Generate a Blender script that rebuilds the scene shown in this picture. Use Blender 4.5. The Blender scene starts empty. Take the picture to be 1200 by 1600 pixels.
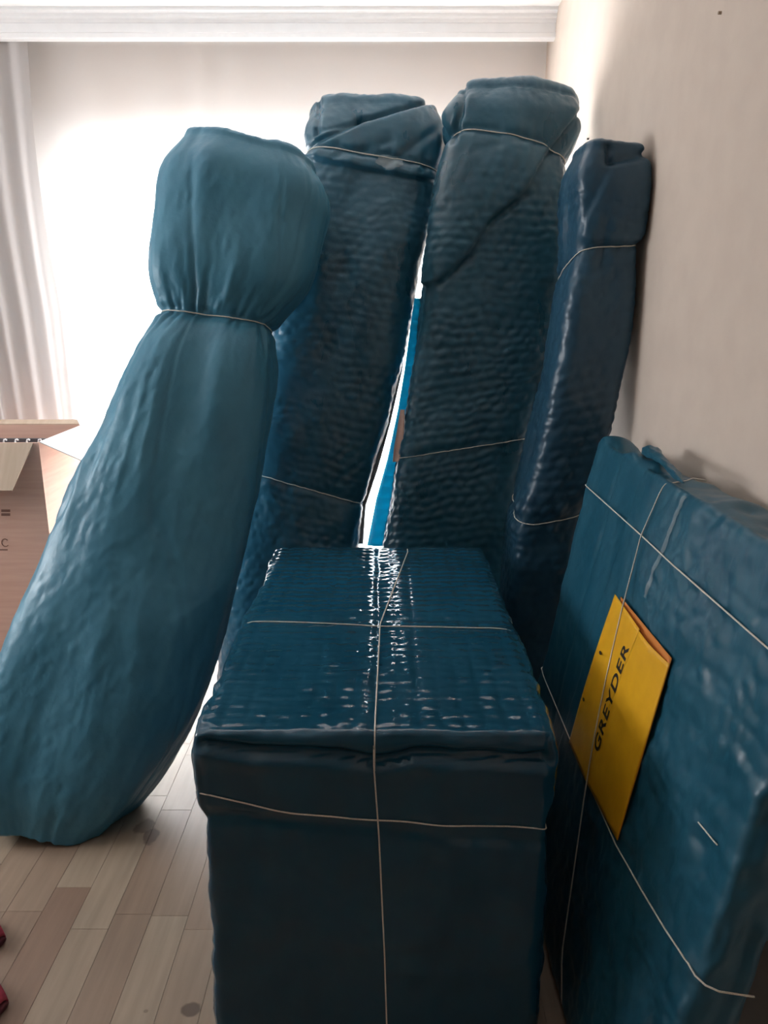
import bpy, bmesh, math, random
import numpy as np
from mathutils import Vector, Matrix
from mathutils.bvhtree import BVHTree

random.seed(7)
SC = bpy.context.scene
COL = SC.collection

# ------------------------------------------------------------------ camera
F = 1200.0                      # focal length in pixels of the 1200 x 1600 frame
PITCH = math.radians(15.0)
CH = 1.5
cd = bpy.data.cameras.new('camera'); cam = bpy.data.objects.new('camera', cd); COL.objects.link(cam)
cd.sensor_fit = 'HORIZONTAL'; cd.sensor_width = 36.0; cd.lens = 36.0 * F / 1200.0
cd.clip_start = 0.02
cam.location = (0, 0, CH); cam.rotation_euler = (math.radians(90) - PITCH, 0, 0)
SC.camera = cam

# ------------------------------------------------------------------ sky, daylight, exposure
world = bpy.data.worlds.new('overcast_sky'); SC.world = world; world.use_nodes = True
bg = world.node_tree.nodes['Background']
bg.inputs[0].default_value = (0.93, 0.965, 1.0, 1); bg.inputs[1].default_value = 24.0

XW = 0.73           # right wall
YB = 3.90           # window wall, inner face
XL = -3.3           # left wall
YR = -5.2           # wall behind the camera
ZC = 2.712          # ceiling
WIN = (-1.50, 0.60, 0.10, 2.16)     # x0 x1 z0 z1 of the window opening
WIN2 = (1.60, 2.85, 1.0, 2.25)      # y0 y1 z0 z1 of the opening in the left wall

def portal(name, loc, rot, sx, sy):
    l = bpy.data.lights.new(name, 'AREA'); l.shape = 'RECTANGLE'; l.size = sx; l.size_y = sy
    l.cycles.is_portal = True
    o = bpy.data.objects.new(name, l); COL.objects.link(o); o.location = loc; o.rotation_euler = rot
    return o
portal('window_daylight', ((WIN[0]+WIN[1])/2, YB+0.24, (WIN[2]+WIN[3])/2), (math.radians(-90), 0, 0), WIN[1]-WIN[0], WIN[3]-WIN[2])
portal('side_window_daylight', (XL-0.24, (WIN2[0]+WIN2[1])/2, (WIN2[2]+WIN2[3])/2), (0, math.radians(-90), 0), WIN2[3]-WIN2[2], WIN2[1]-WIN2[0])

vs = SC.view_settings
vs.view_transform = 'Standard'; vs.look = 'None'; vs.gamma = 1.0; vs.use_curve_mapping = False
vs.exposure = 0.08

# ------------------------------------------------------------------ helpers
cp, sp_ = math.cos(PITCH), math.sin(PITCH)
def ray(px, py):
    u = (px-600)/F; v = (800-py)/F
    return np.array([u, cp+v*sp_, -sp_+v*cp])
def at(px, py, Y):                       # point of a pixel's sight line at world depth Y
    d = ray(px, py); return np.array([0, 0, CH]) + d*(Y/d[1])
def on_floor(px, py, z=0.0):
    d = ray(px, py); return np.array([0, 0, CH]) + d*((z-CH)/d[2])
def on_plane(px, py, o, n):
    d = ray(px, py); c = np.array([0, 0, CH]); return c + d*(np.dot(np.array(o)-c, n)/np.dot(d, n))
def proj(P):
    x = P[..., 0]; y = P[..., 1]; z = P[..., 2]-CH
    dep = y*cp - z*sp_; up = z*cp + y*sp_
    return 600+F*x/dep, 800-F*up/dep

def _hash(i, j, k, s):
    h = (i*374761393 + j*668265263 + k*2147483647 + s*1274126177) & 0xFFFFFFFF
    h = ((h ^ (h >> 13))*1274126177) & 0xFFFFFFFF
    return ((h ^ (h >> 16)) & 0xFFFF)/32767.5 - 1.0
def noise3(x, y, z, seed=0):
    x, y, z = np.broadcast_arrays(x, y, z)
    xi = np.floor(x).astype(np.int64); yi = np.floor(y).astype(np.int64); zi = np.floor(z).astype(np.int64)
    fx = x-xi; fy = y-yi; fz = z-zi
    fx = fx*fx*(3-2*fx); fy = fy*fy*(3-2*fy); fz = fz*fz*(3-2*fz)
    r = 0
    for a in (0, 1):
        wa = fx if a else 1-fx
        for b in (0, 1):
            wb = fy if b else 1-fy
            for c in (0, 1):
                wc = fz if c else 1-fz
                r = r + wa*wb*wc*_hash(xi+a, yi+b, zi+c, seed)
    return r
def fbm(x, y, z, seed=0, oct=3):
    r = 0; a = 1.0; f = 1.0
    for o in range(oct):
        r = r + a*noise3(x*f, y*f, z*f, seed+o*17); a *= .5; f *= 2.03
    return r
def ridge(x, y, z, seed=0, oct=2):
    r = 0; a = 1.0; f = 1.0
    for o in range(oct):
        r = r + a*(1-2*np.abs(noise3(x*f, y*f, z*f, seed+o*13))); a *= .5; f *= 2.1
    return r
def sstep(a, b, x):
    t = np.clip((x-a)/(b-a), 0, 1); return t*t*(3-2*t)

def link_mesh(name, V, Fc, mat, parent=None, smooth=True, origin=None):
    """V: n x 3 world coordinates; Fc: list of index tuples or an n x 4 array. One mesh object."""
    V = np.asarray(V, dtype=np.float64)
    o0 = np.array(origin if origin is not None else (parent['_o'] if parent is not None else (0, 0, 0)), dtype=float)
    me = bpy.data.meshes.new(name)
    if isinstance(Fc, np.ndarray):
        n = len(Fc); k = Fc.shape[1]
        me.vertices.add(len(V)); me.vertices.foreach_set('co', (V-o0).astype(np.float32).ravel())
        me.loops.add(n*k); me.loops.foreach_set('vertex_index', Fc.astype(np.int32).ravel())
        me.polygons.add(n); me.polygons.foreach_set('loop_start', np.arange(0, n*k, k, dtype=np.int32))
        me.update(calc_edges=True)
    else:
        me.from_pydata([tuple(v) for v in (V-o0)], [], Fc)
    if smooth: me.polygons.foreach_set('use_smooth', np.ones(len(me.polygons), dtype=bool))
    me.validate(); me.update()
    if mat: me.materials.append(mat)
    ob = bpy.data.objects.new(name, me); COL.objects.link(ob)
    if parent is not None: ob.parent = parent; ob['_o'] = list(o0)
    else: ob.location = o0; ob['_o'] = list(o0)
    return ob
def empty(name, loc, label, cat, group=None):
    e = bpy.data.objects.new(name, None); COL.objects.link(e); e.location = loc; e.empty_display_size = .05
    e['_o'] = [float(c) for c in loc]; e['label'] = label; e['category'] = cat
    if group: e['group'] = group
    return e
def tag(o, label, cat, group=None):
    o['label'] = label; o['category'] = cat
    if group: o['group'] = group
    return o
def structure(o): o['kind'] = 'structure'; return o

class MB:                                # collects simple shapes into one mesh
    def __init__(s): s.v = []; s.f = []
    def add(s, v, f):
        n = len(s.v); s.v += [tuple(map(float, p)) for p in v]; s.f += [tuple(i+n for i in q) for q in f]; return s
    def box(s, x0, x1, y0, y1, z0, z1):
        return s.add([(x0,y0,z0),(x1,y0,z0),(x1,y1,z0),(x0,y1,z0),(x0,y0,z1),(x1,y0,z1),(x1,y1,z1),(x0,y1,z1)],
              [(0,3,2,1),(4,5,6,7),(0,1,5,4),(1,2,6,5),(2,3,7,6),(3,0,4,7)])
    def slab(s, quad, nrm, t):           # quad of points thickened along nrm
        q = [np.array(p, float) for p in quad]; n = np.array(nrm, float); n = n/np.linalg.norm(n)*t; k = len(q)
        v = q+[p+n for p in q]
        f = [tuple(range(k))[::-1], tuple(range(k, 2*k))]+[(i, (i+1) % k, k+(i+1) % k, k+i) for i in range(k)]
        return s.add(v, f)
    def build(s, name, mat, parent=None, smooth=False, origin=None, bevel=0):
        o = link_mesh(name, s.v, s.f, mat, parent, smooth, origin)
        bm = bmesh.new(); bm.from_mesh(o.data); bmesh.ops.recalc_face_normals(bm, faces=bm.faces); bm.to_mesh(o.data); bm.free()
        if bevel:
            m = o.modifiers.new('bevel', 'BEVEL'); m.width = bevel; m.segments = 2; m.limit_method = 'ANGLE'
        return o
def tube(pts, r, seg=6, closed=False):
    P = np.array(pts, float); n = len(P)
    if closed: T = np.roll(P, -1, 0)-np.roll(P, 1, 0)
    else: T = np.gradient(P, axis=0)
    T /= np.linalg.norm(T, axis=1)[:, None]+1e-12
    ref = np.array([0.3, 0.2, 0.93]); V = []
    for i in range(n):
        a = np.cross(T[i], ref)
        if np.linalg.norm(a) < .05: a = np.cross(T[i], np.array([1., 0, 0]))
        a /= np.linalg.norm(a); b = np.cross(T[i], a)
        for k in range(seg):
            th = 2*math.pi*k/seg; V.append(P[i]+r*(math.cos(th)*a+math.sin(th)*b))
    Fc = []
    for i in range(n if closed else n-1):
        j = (i+1) % n
        for k in range(seg):
            l = (k+1) % seg; Fc.append((i*seg+k, i*seg+l, j*seg+l, j*seg+k))
    if not closed:
        Fc.append(tuple(range(seg))[::-1]); Fc.append(tuple((n-1)*seg+k for k in range(seg)))
    return V, Fc
def dense(poly, step=.012):
    P = [np.array(p, float) for p in poly]; out = [P[0]]
    for a, b in zip(P[:-1], P[1:]):
        k = max(1, int(np.linalg.norm(b-a)/step))
        out += [a+(b-a)*(i+1)/k for i in range(k)]
    return np.array(out)

# ------------------------------------------------------------------ materials
def mat(name, base=(.5, .5, .5), rough=.5, spec=.5, **kw):
    m = bpy.data.materials.new(name); m.use_nodes = True
    b = m.node_tree.nodes['Principled BSDF']
    b.inputs['Base Color'].default_value = (*base, 1); b.inputs['Roughness'].default_value = rough
    b.inputs['Specular IOR Level'].default_value = spec
    for k, v in kw.items(): b.inputs[k].default_value = v
    return m
def nd(m, t, **kw):
    n = m.node_tree.nodes.new(t)
    for k, v in kw.items():
        if k in n.inputs: n.inputs[k].default_value = v
        else: setattr(n, k, v)
    return n
def lk(m, a, b): m.node_tree.links.new(a, b)
def add_noise(m, c1, c2, scale=(4, 4, 4), nscale=1.0, detail=4, bump=0, bscale=60, bdist=.002, lo=.35, hi=.65, rough=None):
    b = m.node_tree.nodes['Principled BSDF']
    tc = nd(m, 'ShaderNodeTexCoord'); mp = nd(m, 'ShaderNodeMapping'); mp.inputs['Scale'].default_value = scale
    lk(m, tc.outputs['Object'], mp.inputs[0])
    n = nd(m, 'ShaderNodeTexNoise'); n.inputs['Scale'].default_value = nscale; n.inputs['Detail'].default_value = detail
    lk(m, mp.outputs[0], n.inputs['Vector'])
    r = nd(m, 'ShaderNodeValToRGB'); r.color_ramp.elements[0].position = lo; r.color_ramp.elements[1].position = hi
    r.color_ramp.elements[0].color = (*c1, 1); r.color_ramp.elements[1].color = (*c2, 1)
    lk(m, n.outputs['Fac'], r.inputs[0]); lk(m, r.outputs[0], b.inputs['Base Color'])
    if rough:
        mr = nd(m, 'ShaderNodeMapRange'); mr.inputs['To Min'].default_value = rough[0]; mr.inputs['To Max'].default_value = rough[1]
        mr.inputs['From Min'].default_value = .3; mr.inputs['From Max'].default_value = .7
        lk(m, n.outputs['Fac'], mr.inputs[0]); lk(m, mr.outputs[0], b.inputs['Roughness'])
    if bump:
        n2 = nd(m, 'ShaderNodeTexNoise'); n2.inputs['Scale'].default_value = bscale; n2.inputs['Detail'].default_value = 3
        lk(m, tc.outputs['Object'], n2.inputs['Vector'])
        bp = nd(m, 'ShaderNodeBump'); bp.inputs['Strength'].default_value = bump; bp.inputs['Distance'].default_value = bdist
        lk(m, n2.outputs['Fac'], bp.inputs['Height']); lk(m, bp.outputs[0], b.inputs['Normal'])
    return m

M_wall = add_noise(mat('wall_paint', rough=.85, spec=.2), (.64, .535, .455), (.67, .565, .48), nscale=3, bump=.15, bscale=140, bdist=.001)
M_ceil = add_noise(mat('ceiling_paint', rough=.9, spec=.2), (.80, .78, .76), (.83, .81, .79), nscale=3)
M_white = add_noise(mat('white_gloss_paint', rough=.45), (.82, .80, .79), (.85, .83, .82), nscale=5)
M_pvc = mat('white_window_plastic', (.85, .85, .85), .3)
M_string = add_noise(mat('cream_string', rough=.8, spec=.2), (.62, .56, .48), (.78, .73, .65), nscale=150, bump=.5, bscale=900, bdist=.0006)
M_card = add_noise(mat('brown_cardboard', rough=.85, spec=.15), (.56, .34, .265), (.61, .38, .30), scale=(2, 2, 30), nscale=2, bump=.2, bscale=90, bdist=.001)
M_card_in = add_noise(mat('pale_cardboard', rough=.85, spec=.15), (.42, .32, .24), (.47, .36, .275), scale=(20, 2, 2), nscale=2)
M_card_lit = add_noise(mat('window_lit_cardboard', rough=.8, spec=.2), (.74, .70, .66), (.78, .74, .70), nscale=4)  # brown card with window light painted in as near-white
M_print = mat('faded_print', (.20, .10, .075), .9)
M_yellow = add_noise(mat('yellow_card', rough=.38, spec=.5), (.80, .40, .012), (.86, .45, .016), nscale=6, bump=.15, bscale=25, bdist=.004)
M_yellow_in = mat('orange_card_inside', (.62, .20, .03), .7)
M_ink = mat('black_ink', (.022, .016, .014), .5)
M_dark = mat('dark_metal', (.05, .045, .05), .45)
M_nail = mat('nail_metal', (.08, .07, .06), .5)
M_red = add_noise(mat('red_slipper_cloth', rough=.7), (.36, .03, .06), (.46, .05, .085), nscale=30, bump=.4, bscale=300)
M_sole = mat('dark_slipper_sole', (.16, .03, .04), .7)

def wrap_material(name, c1, c2, rough, bump, bscale, bdist, spec=.5, coat=0.0, stretch=(5, 5, 2)):
    m = mat(name, rough=.4, spec=spec)
    add_noise(m, c1, c2, scale=stretch, nscale=1.6, detail=5, bump=bump, bscale=bscale, bdist=bdist, rough=rough, lo=.3, hi=.7)
    m.node_tree.nodes['Principled BSDF'].inputs['Coat Weight'].default_value = coat
    m.node_tree.nodes['Principled BSDF'].inputs['Coat Roughness'].default_value = .15
    return m
M_cloth = wrap_material('teal_woven_plastic', (.040, .175, .265), (.060, .225, .325), (.36, .5), .35, 45, .004, spec=.45)
M_bub = wrap_material('teal_bubble_wrap', (.012, .076, .120), (.020, .102, .155), (.25, .38), .4, 40, .003, spec=.55)
M_bubdark = wrap_material('deep_blue_bubble_wrap', (.013, .056, .098), (.020, .074, .125), (.30, .42), .4, 40, .003, spec=.5)
M_box = wrap_material('glossy_teal_wrap', (.007, .060, .105), (.011, .076, .128), (.06, .14), .1, 55, .002, spec=.5)
M_panel = wrap_material('teal_film_wrap', (.010, .080, .130), (.016, .102, .16), (.30, .46), .3, 38, .003, spec=.5)

M_flange = bpy.data.materials.new('backlit_bubble_wrap'); M_flange.use_nodes = True
_n = M_flange.node_tree; _b = _n.nodes['Principled BSDF']
_b.inputs['Base Color'].default_value = (.02, .30, .42, 1); _b.inputs['Roughness'].default_value = .25
_t = _n.nodes.new('ShaderNodeBsdfTranslucent'); _t.inputs[0].default_value = (.03, .42, .58, 1)
_x = _n.nodes.new('ShaderNodeMixShader'); _x.inputs[0].default_value = .55
_n.links.new(_b.outputs[0], _x.inputs[1]); _n.links.new(_t.outputs[0], _x.inputs[2]); _n.links.new(_x.outputs[0], _n.nodes['Material Output'].inputs[0])

def sheer(name, col, transp, transl):
    m = bpy.data.materials.new(name); m.use_nodes = True; t = m.node_tree; b = t.nodes['Principled BSDF']
    b.inputs['Base Color'].default_value = (*col, 1); b.inputs['Roughness'].default_value = .9; b.inputs['Specular IOR Level'].default_value = .1
    tr = t.nodes.new('ShaderNodeBsdfTranslucent'); tr.inputs[0].default_value = (*col, 1)
    tp = t.nodes.new('ShaderNodeBsdfTransparent')
    m1 = t.nodes.new('ShaderNodeMixShader'); m1.inputs[0].default_value = transl
    m2 = t.nodes.new('ShaderNodeMixShader'); m2.inputs[0].default_value = transp
    t.links.new(b.outputs[0], m1.inputs[1]); t.links.new(tr.outputs[0], m1.inputs[2])
    t.links.new(m1.outputs[0], m2.inputs[1]); t.links.new(tp.outputs[0], m2.inputs[2])
    t.links.new(m2.outputs[0], t.nodes['Material Output'].inputs[0]); return m
M_sheer = sheer('white_sheer_fabric', (.88, .86, .85), .28, .62)
M_drape = sheer('grey_lace_fabric', (.60, .565, .55), .08, .35)
M_glass = bpy.data.materials.new('window_glass'); M_glass.use_nodes = True
_n = M_glass.node_tree; _b = _n.nodes['Principled BSDF']
_t = _n.nodes.new('ShaderNodeBsdfTransparent'); _g = _n.nodes.new('ShaderNodeBsdfGlossy'); _g.inputs['Roughness'].default_value = .02
_x = _n.nodes.new('ShaderNodeMixShader'); _x.inputs[0].default_value = .06
_n.links.new(_t.outputs[0], _x.inputs[1]); _n.links.new(_g.outputs[0], _x.inputs[2]); _n.links.new(_x.outputs[0], _n.nodes['Material Output'].inputs[0]); _n.nodes.remove(_b)
M_tape = bpy.data.materials.new('clear_tape'); M_tape.use_nodes = True
_n = M_tape.node_tree; _b = _n.nodes['Principled BSDF']
_b.inputs['Base Color'].default_value = (.55, .60, .60, 1); _b.inputs['Roughness'].default_value = .18
_t = _n.nodes.new('ShaderNodeBsdfTransparent'); _x = _n.nodes.new('ShaderNodeMixShader'); _x.inputs[0].default_value = .28
_n.links.new(_t.outputs[0], _x.inputs[1]); _n.links.new(_b.outputs[0], _x.inputs[2]); _n.links.new(_x.outputs[0], _n.nodes['Material Output'].inputs[0])

# ------------------------------------------------------------------ room shell
# floor slab under the strips
floor = structure(MB().box(XL, XW, YR, YB, -.12, -.006).build('floor', None))
M_floor = mat('birch_laminate', rough=.42, spec=.45)
b = M_floor.node_tree.nodes['Principled BSDF']
oi = nd(M_floor, 'ShaderNodeObjectInfo'); geo = nd(M_floor, 'ShaderNodeNewGeometry')
rp = nd(M_floor, 'ShaderNodeValToRGB'); cr = rp.color_ramp
cr.elements[0].position = 0; cr.elements[0].color = (.268, .172, .120, 1)
cr.elements[1].position = 1; cr.elements[1].color = (.385, .293, .215, 1)
for p_, c_ in ((.3, (.365, .273, .20)), (.55, (.295, .20, .142)), (.8, (.375, .288, .21))):
    e_ = cr.elements.new(p_); e_.color = (*c_, 1)
lk(M_floor, oi.outputs['Random'], rp.inputs[0])
mp = nd(M_floor, 'ShaderNodeMapping'); mp.inputs['Scale'].default_value = (22, 1.6, 1); lk(M_floor, geo.outputs['Position'], mp.inputs[0])
ns = nd(M_floor, 'ShaderNodeTexNoise'); ns.inputs['Scale'].default_value = 2.2; ns.inputs['Detail'].default_value = 6; lk(M_floor, mp.outputs[0], ns.inputs['Vector'])
mr = nd(M_floor, 'ShaderNodeMapRange'); mr.inputs['From Min'].default_value = .3; mr.inputs['From Max'].default_value = .7
mr.inputs['To Min'].default_value = .86; mr.inputs['To Max'].default_value = 1.08; lk(M_floor, ns.outputs['Fac'], mr.inputs[0])
mx = nd(M_floor, 'ShaderNodeMix', data_type='RGBA', blend_type='MULTIPLY'); mx.inputs[0].default_value = 1.0
lk(M_floor, rp.outputs[0], mx.inputs[6]); lk(M_floor, mr.outputs[0], mx.inputs[7])
last = mx.outputs[2]
sn = nd(M_floor, 'ShaderNodeTexNoise'); sn.inputs['Scale'].default_value = 26; sn.inputs['Detail'].default_value = 2; lk(M_floor, geo.outputs['Position'], sn.inputs['Vector'])
def stain(px, py, rx, ry, dark):         # spilt marks on the boards, round blots with ragged rims
    global last
    c = on_floor(px, py)
    sub = nd(M_floor, 'ShaderNodeVectorMath', operation='SUBTRACT'); sub.inputs[1].default_value = tuple(c); lk(M_floor, geo.outputs['Position'], sub.inputs[0])
    sc_ = nd(M_floor, 'ShaderNodeVectorMath', operation='MULTIPLY'); sc_.inputs[1].default_value = (1/rx, 1/ry, 0); lk(M_floor, sub.outputs[0], sc_.inputs[0])
    ln = nd(M_floor, 'ShaderNodeVectorMath', operation='LENGTH'); lk(M_floor, sc_.outputs[0], ln.inputs[0])
    ad = nd(M_floor, 'ShaderNodeMath', operation='ADD'); lk(M_floor, ln.outputs['Value'], ad.inputs[0]); lk(M_floor, sn.outputs['Fac'], ad.inputs[1])
    m_ = nd(M_floor, 'ShaderNodeMapRange'); m_.inputs['From Min'].default_value = 1.28; m_.inputs['From Max'].default_value = 1.55
    m_.inputs['To Min'].default_value = dark; m_.inputs['To Max'].default_value = 0; lk(M_floor, ad.outputs[0], m_.inputs[0])
    q = nd(M_floor, 'ShaderNodeMix', data_type='RGBA'); q.inputs[7].default_value = (.10, .066, .05, 1)
    lk(M_floor, m_.outputs[0], q.inputs[0]); lk(M_floor, last, q.inputs[6]); last = q.outputs[2]
stain(226, 1291, .032, .032, .62); stain(235, 1307, .024, .036, .72); stain(297, 1578, .024, .020, .8); stain(228, 1580, .006, .005, .5)
lk(M_floor, last, b.inputs['Base Color'])
bp = nd(M_floor, 'ShaderNodeBump'); bp.inputs['Strength'].default_value = .12; bp.inputs['Distance'].default_value = .001
lk(M_floor, ns.outputs['Fac'], bp.inputs['Height']); lk(M_floor, bp.outputs[0], b.inputs['Normal'])
floor.data.materials.append(M_floor)

SW = .0945
strip_meshes = {}
def strip_mesh(L):
    k = round(L, 2)
    if k not in strip_meshes:
        bm = bmesh.new()
        w = SW/2-.00025; l = k/2-.00025; c = .0006
        lo = [bm.verts.new(p) for p in ((-w, -l, -.006), (w, -l, -.006), (w, l, -.006), (-w, l, -.006))]
        md = [bm.verts.new(p) for p in ((-w, -l, -c), (w, -l, -c), (w, l, -c), (-w, l, -c))]
        hi = [bm.verts.new(p) for p in ((-w+c, -l+c, 0), (w-c, -l+c, 0), (w-c, l-c, 0), (-w+c, l-c, 0))]
        for i in range(4):
            j = (i+1) % 4
            bm.faces.new((lo[i], lo[j], md[j], md[i])); bm.faces.new((md[i], md[j], hi[j], hi[i]))
        bm.faces.new(hi)
        me = bpy.data.meshes.new('floor_strip'); bm.to_mesh(me); bm.free(); me.materials.append(M_floor); strip_meshes[k] = me
    return strip_meshes[k]
rest_v = MB(); n_strip = 0
x = XW-SW/2; row = 0
rnd = random.Random(21)
while x > XL:
    y = YR - rnd.random()*.45
    while y < YB:
        L = round(rnd.choice((.30, .36, .42, .48, .54)), 2)
        y0 = max(y, YR); y1 = min(y+L, YB)
        cx_, cy_ = x, (y0+y1)/2
        vis = (x > -1.75 and y1 > .95 and x < .40)
        if y1-y0 > .02:
            if vis and y+L <= YB and y >= YR:
                o = bpy.data.objects.new('floor_strip', strip_mesh(L)); COL.objects.link(o); o.parent = floor; o.location = (cx_, cy_, 0); n_strip += 1
            else:
                rest_v.box(max(x-SW/2+.0003, XL), x+SW/2-.0003, y0+.0003, y1-.0003, -.006, 0)
        y += L
    x -= SW; row += 1
o = rest_v.build('floor_strips_beyond', M_floor, floor); o['kind'] = 'stuff'
print('strips', n_strip)

T = .22
def wall_with_hole_y(name, x0, x1, y0, y1, hx0, hx1, hz0, hz1):
    m = MB(); m.box(x0, hx0, y0, y1, 0, ZC); m.box(hx1, x1, y0, y1, 0, ZC); m.box(hx0, hx1, y0, y1, 0, hz0); m.box(hx0, hx1, y0, y1, hz1, ZC)
    return structure(m.build(name, M_wall))
wall_with_hole_y('wall_back', XL-T, XW, YB, YB+T, *WIN)
m = MB(); y0, y1, z0, z1 = WIN2
m.box(XL-T, XL, YR, y0, 0, ZC); m.box(XL-T, XL, y1, YB, 0, ZC); m.box(XL-T, XL, y0, y1, 0, z0); m.box(XL-T, XL, y0, y1, z1, ZC)
structure(m.build('wall_left', M_wall))
structure(MB().box(XW, XW+T, YR-T, YB+T, 0, ZC).build('wall_right', M_wall))
structure(MB().box(XL-T, XW, YR-T, YR, 0, ZC).build('wall_rear', M_wall))
structure(MB().box(XL-T, XW+T, YR-T, YB+T, ZC, ZC+.15).build('ceiling', M_ceil))

# windows: frame bars, sashes, panes
def window(name, horizontal, a0, a1, z0, z1, n, depth):
    root = bpy.data.objects.new(name, None); COL.objects.link(root); root['kind'] = 'structure'
    root['_o'] = [0, 0, 0]
    def bx(m, a, b_, d0, d1, zz0, zz1):
        if horizontal: m.box(a, b_, depth+d0, depth+d1, zz0, zz1)
        else: m.box(depth-d1, depth-d0, a, b_, zz0, zz1)
        return m
    fw = .06
    m = MB(); bx(m, a0, a1, 0, .07, z0, z0+fw); bx(m, a0, a1, 0, .07, z1-fw, z1); bx(m, a0, a0+fw, 0, .07, z0+fw, z1-fw); bx(m, a1-fw, a1, 0, .07, z0+fw, z1-fw)
    m.build('window_frame', M_pvc, root)
    w = (a1-a0-2*fw)/n
    for i in range(n):
        s0 = a0+fw+i*w; s1 = s0+w; k = .05
        m = MB(); bx(m, s0, s1, .005, .06, z0+fw, z0+fw+k); bx(m, s0, s1, .005, .06, z1-fw-k, z1-fw)
        bx(m, s0, s0+k, .005, .06, z0+fw+k, z1-fw-k); bx(m, s1-k, s1, .005, .06, z0+fw+k, z1-fw-k)
        sash = m.build('sash', M_pvc, root)
        bx(MB(), s0+k, s1-k, .028, .034, z0+fw+k, z1-fw-k).build('pane', M_glass, sash)
    return root
window('window_1', True, *WIN, 3, YB+.10)
window('window_2', False, *WIN2, 3, XL-.10)

# moulded curtain pelmet under the ceiling
YP = 3.68; zb = 2.60
prof = [(YB, zb+.045), (YP+.05, zb+.045), (YP+.05, zb+.004), (YP+.038, zb), (YP+.006, zb), (YP, zb+.006), (YP, zb+.022), (YP+.006, zb+.027), (YP+.006, zb+.060),
        (YP+.001, zb+.063), (YP-.004, zb+.070), (YP-.010, zb+.074), (YP-.013, zb+.080), (YP-.013, zb+.092), (YP-.020, zb+.096), (YP-.028, zb+.100), (YP-.028, ZC), (YB, ZC)]
V = []; k = len(prof)
for xx in (XL, XW):
    V += [(xx, a, c) for a, c in prof]
Fc = [tuple(range(k)), tuple(range(k, 2*k))[::-1]]+[(i, k+i, k+(i+1) % k, (i+1) % k) for i in range(k)]
structure(MB().add(V, Fc).build('trim_1', M_white))

# skirting on the right wall and the window wall
def skirting(name, x0, x1, y0, y1):
    structure(MB().box(x0, x1, y0, y1, 0.0, .07).build(name, M_white, bevel=.004))
skirting('baseboard_right', XW-.014, XW, YR, YB-.0)
skirting('baseboard_back', XL, XW-.014, YB-.014, YB)

# small nails in the right wall
for (px, py), lb in (((920, 217), 'tiny dark nail in wall just above the narrow roll'), ((1127, 20), 'tiny nail hole plug high on bare wall at top right')):
    p = on_plane(px, py, (XW, 0, 0), np.array([1., 0, 0]))
    V, Fc = tube([p+np.array([.01, 0, 0]), p-np.array([.004, 0, 0]), p-np.array([.0045, 0, 0]), p-np.array([.007, 0, 0])], .0035, 8)
    o = MB().add(V, Fc).build('nail', M_nail if py > 100 else M_card_in, origin=p); tag(o, lb, 'nail')

# ------------------------------------------------------------------ curtains
def curtain(name, x0, x1, y, z0, z1, mat_, amp, wl, seed, edge=None, flare=0.0):
    nx = int((x1-x0)/.006); nz = 90
    u = np.linspace(0, 1, nx); t = np.linspace(0, 1, nz)
    U, Tt = np.meshgrid(u, t)
    X = x0+(x1-x0)*U; Z = z0+(z1-z0)*Tt
    if edge is not None: X = x0+(edge(Z)-x0)*U
    base = (x1-x0)*U
    ph = base/wl+.55*noise3(base/wl*.6, Tt*1.2, 0, seed)
    Y = y+amp*(.8+.3*noise3(base*3, Tt*2, 5, seed))*np.sin(2*np.pi*ph)+amp*.35*noise3(base/wl*2.3, Tt*2.5, 9, seed)
    V = np.stack([X, Y, Z], -1).reshape(-1, 3)
    i = np.arange(nz-1)[:, None]*nx+np.arange(nx-1)[None, :]
    Fq = np.stack([i, i+1, i+nx+1, i+nx], -1).reshape(-1, 4)
    return link_mesh(name, V, Fq, mat_, origin=(x0, y, z0))
o = curtain('sheer_curtain', -1.68, XW-.012, 3.80, .03, 2.642, M_sheer, .003, .22, 3)
tag(o, 'white sheer curtain glowing across the bright window behind the rolls', 'curtain')
def ed(Z):                                    # the drape is drawn aside: right edge runs in, then flares
    zt = (2.64-Z)/2.64
    return -1.545 - .02*np.sin(np.pi*np.clip(zt*2.2, 0, 1)) + .10*zt**2
o = curtain('lace_drape', -2.35, -1.55, 3.735, .03, 2.642, M_drape, .022, .085, 11, edge=ed)
tag(o, 'greyish lace drape gathered at the left end of the window', 'curtain')

# ------------------------------------------------------------------ wrapped bundles
def bubbles(s, h, cw=.036, ch=.030, seed=0, warp=.006):
    s = s+warp*noise3(s*14, h*14, 0, seed+1)*2; h = h+warp*noise3(s*14, h*14, 7, seed+2)*2
    r = np.floor(h/ch); v = h/ch-r
    c = s/cw+.5*np.mod(r, 2); u = c-np.floor(c)-.5
    return np.clip(1-np.abs(2*u)**2.6, 0, 1)**.8*np.clip(np.sin(np.pi*np.clip(v, 0, 1)), 0, 1)**.7*(1.15-.45*v)

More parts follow.
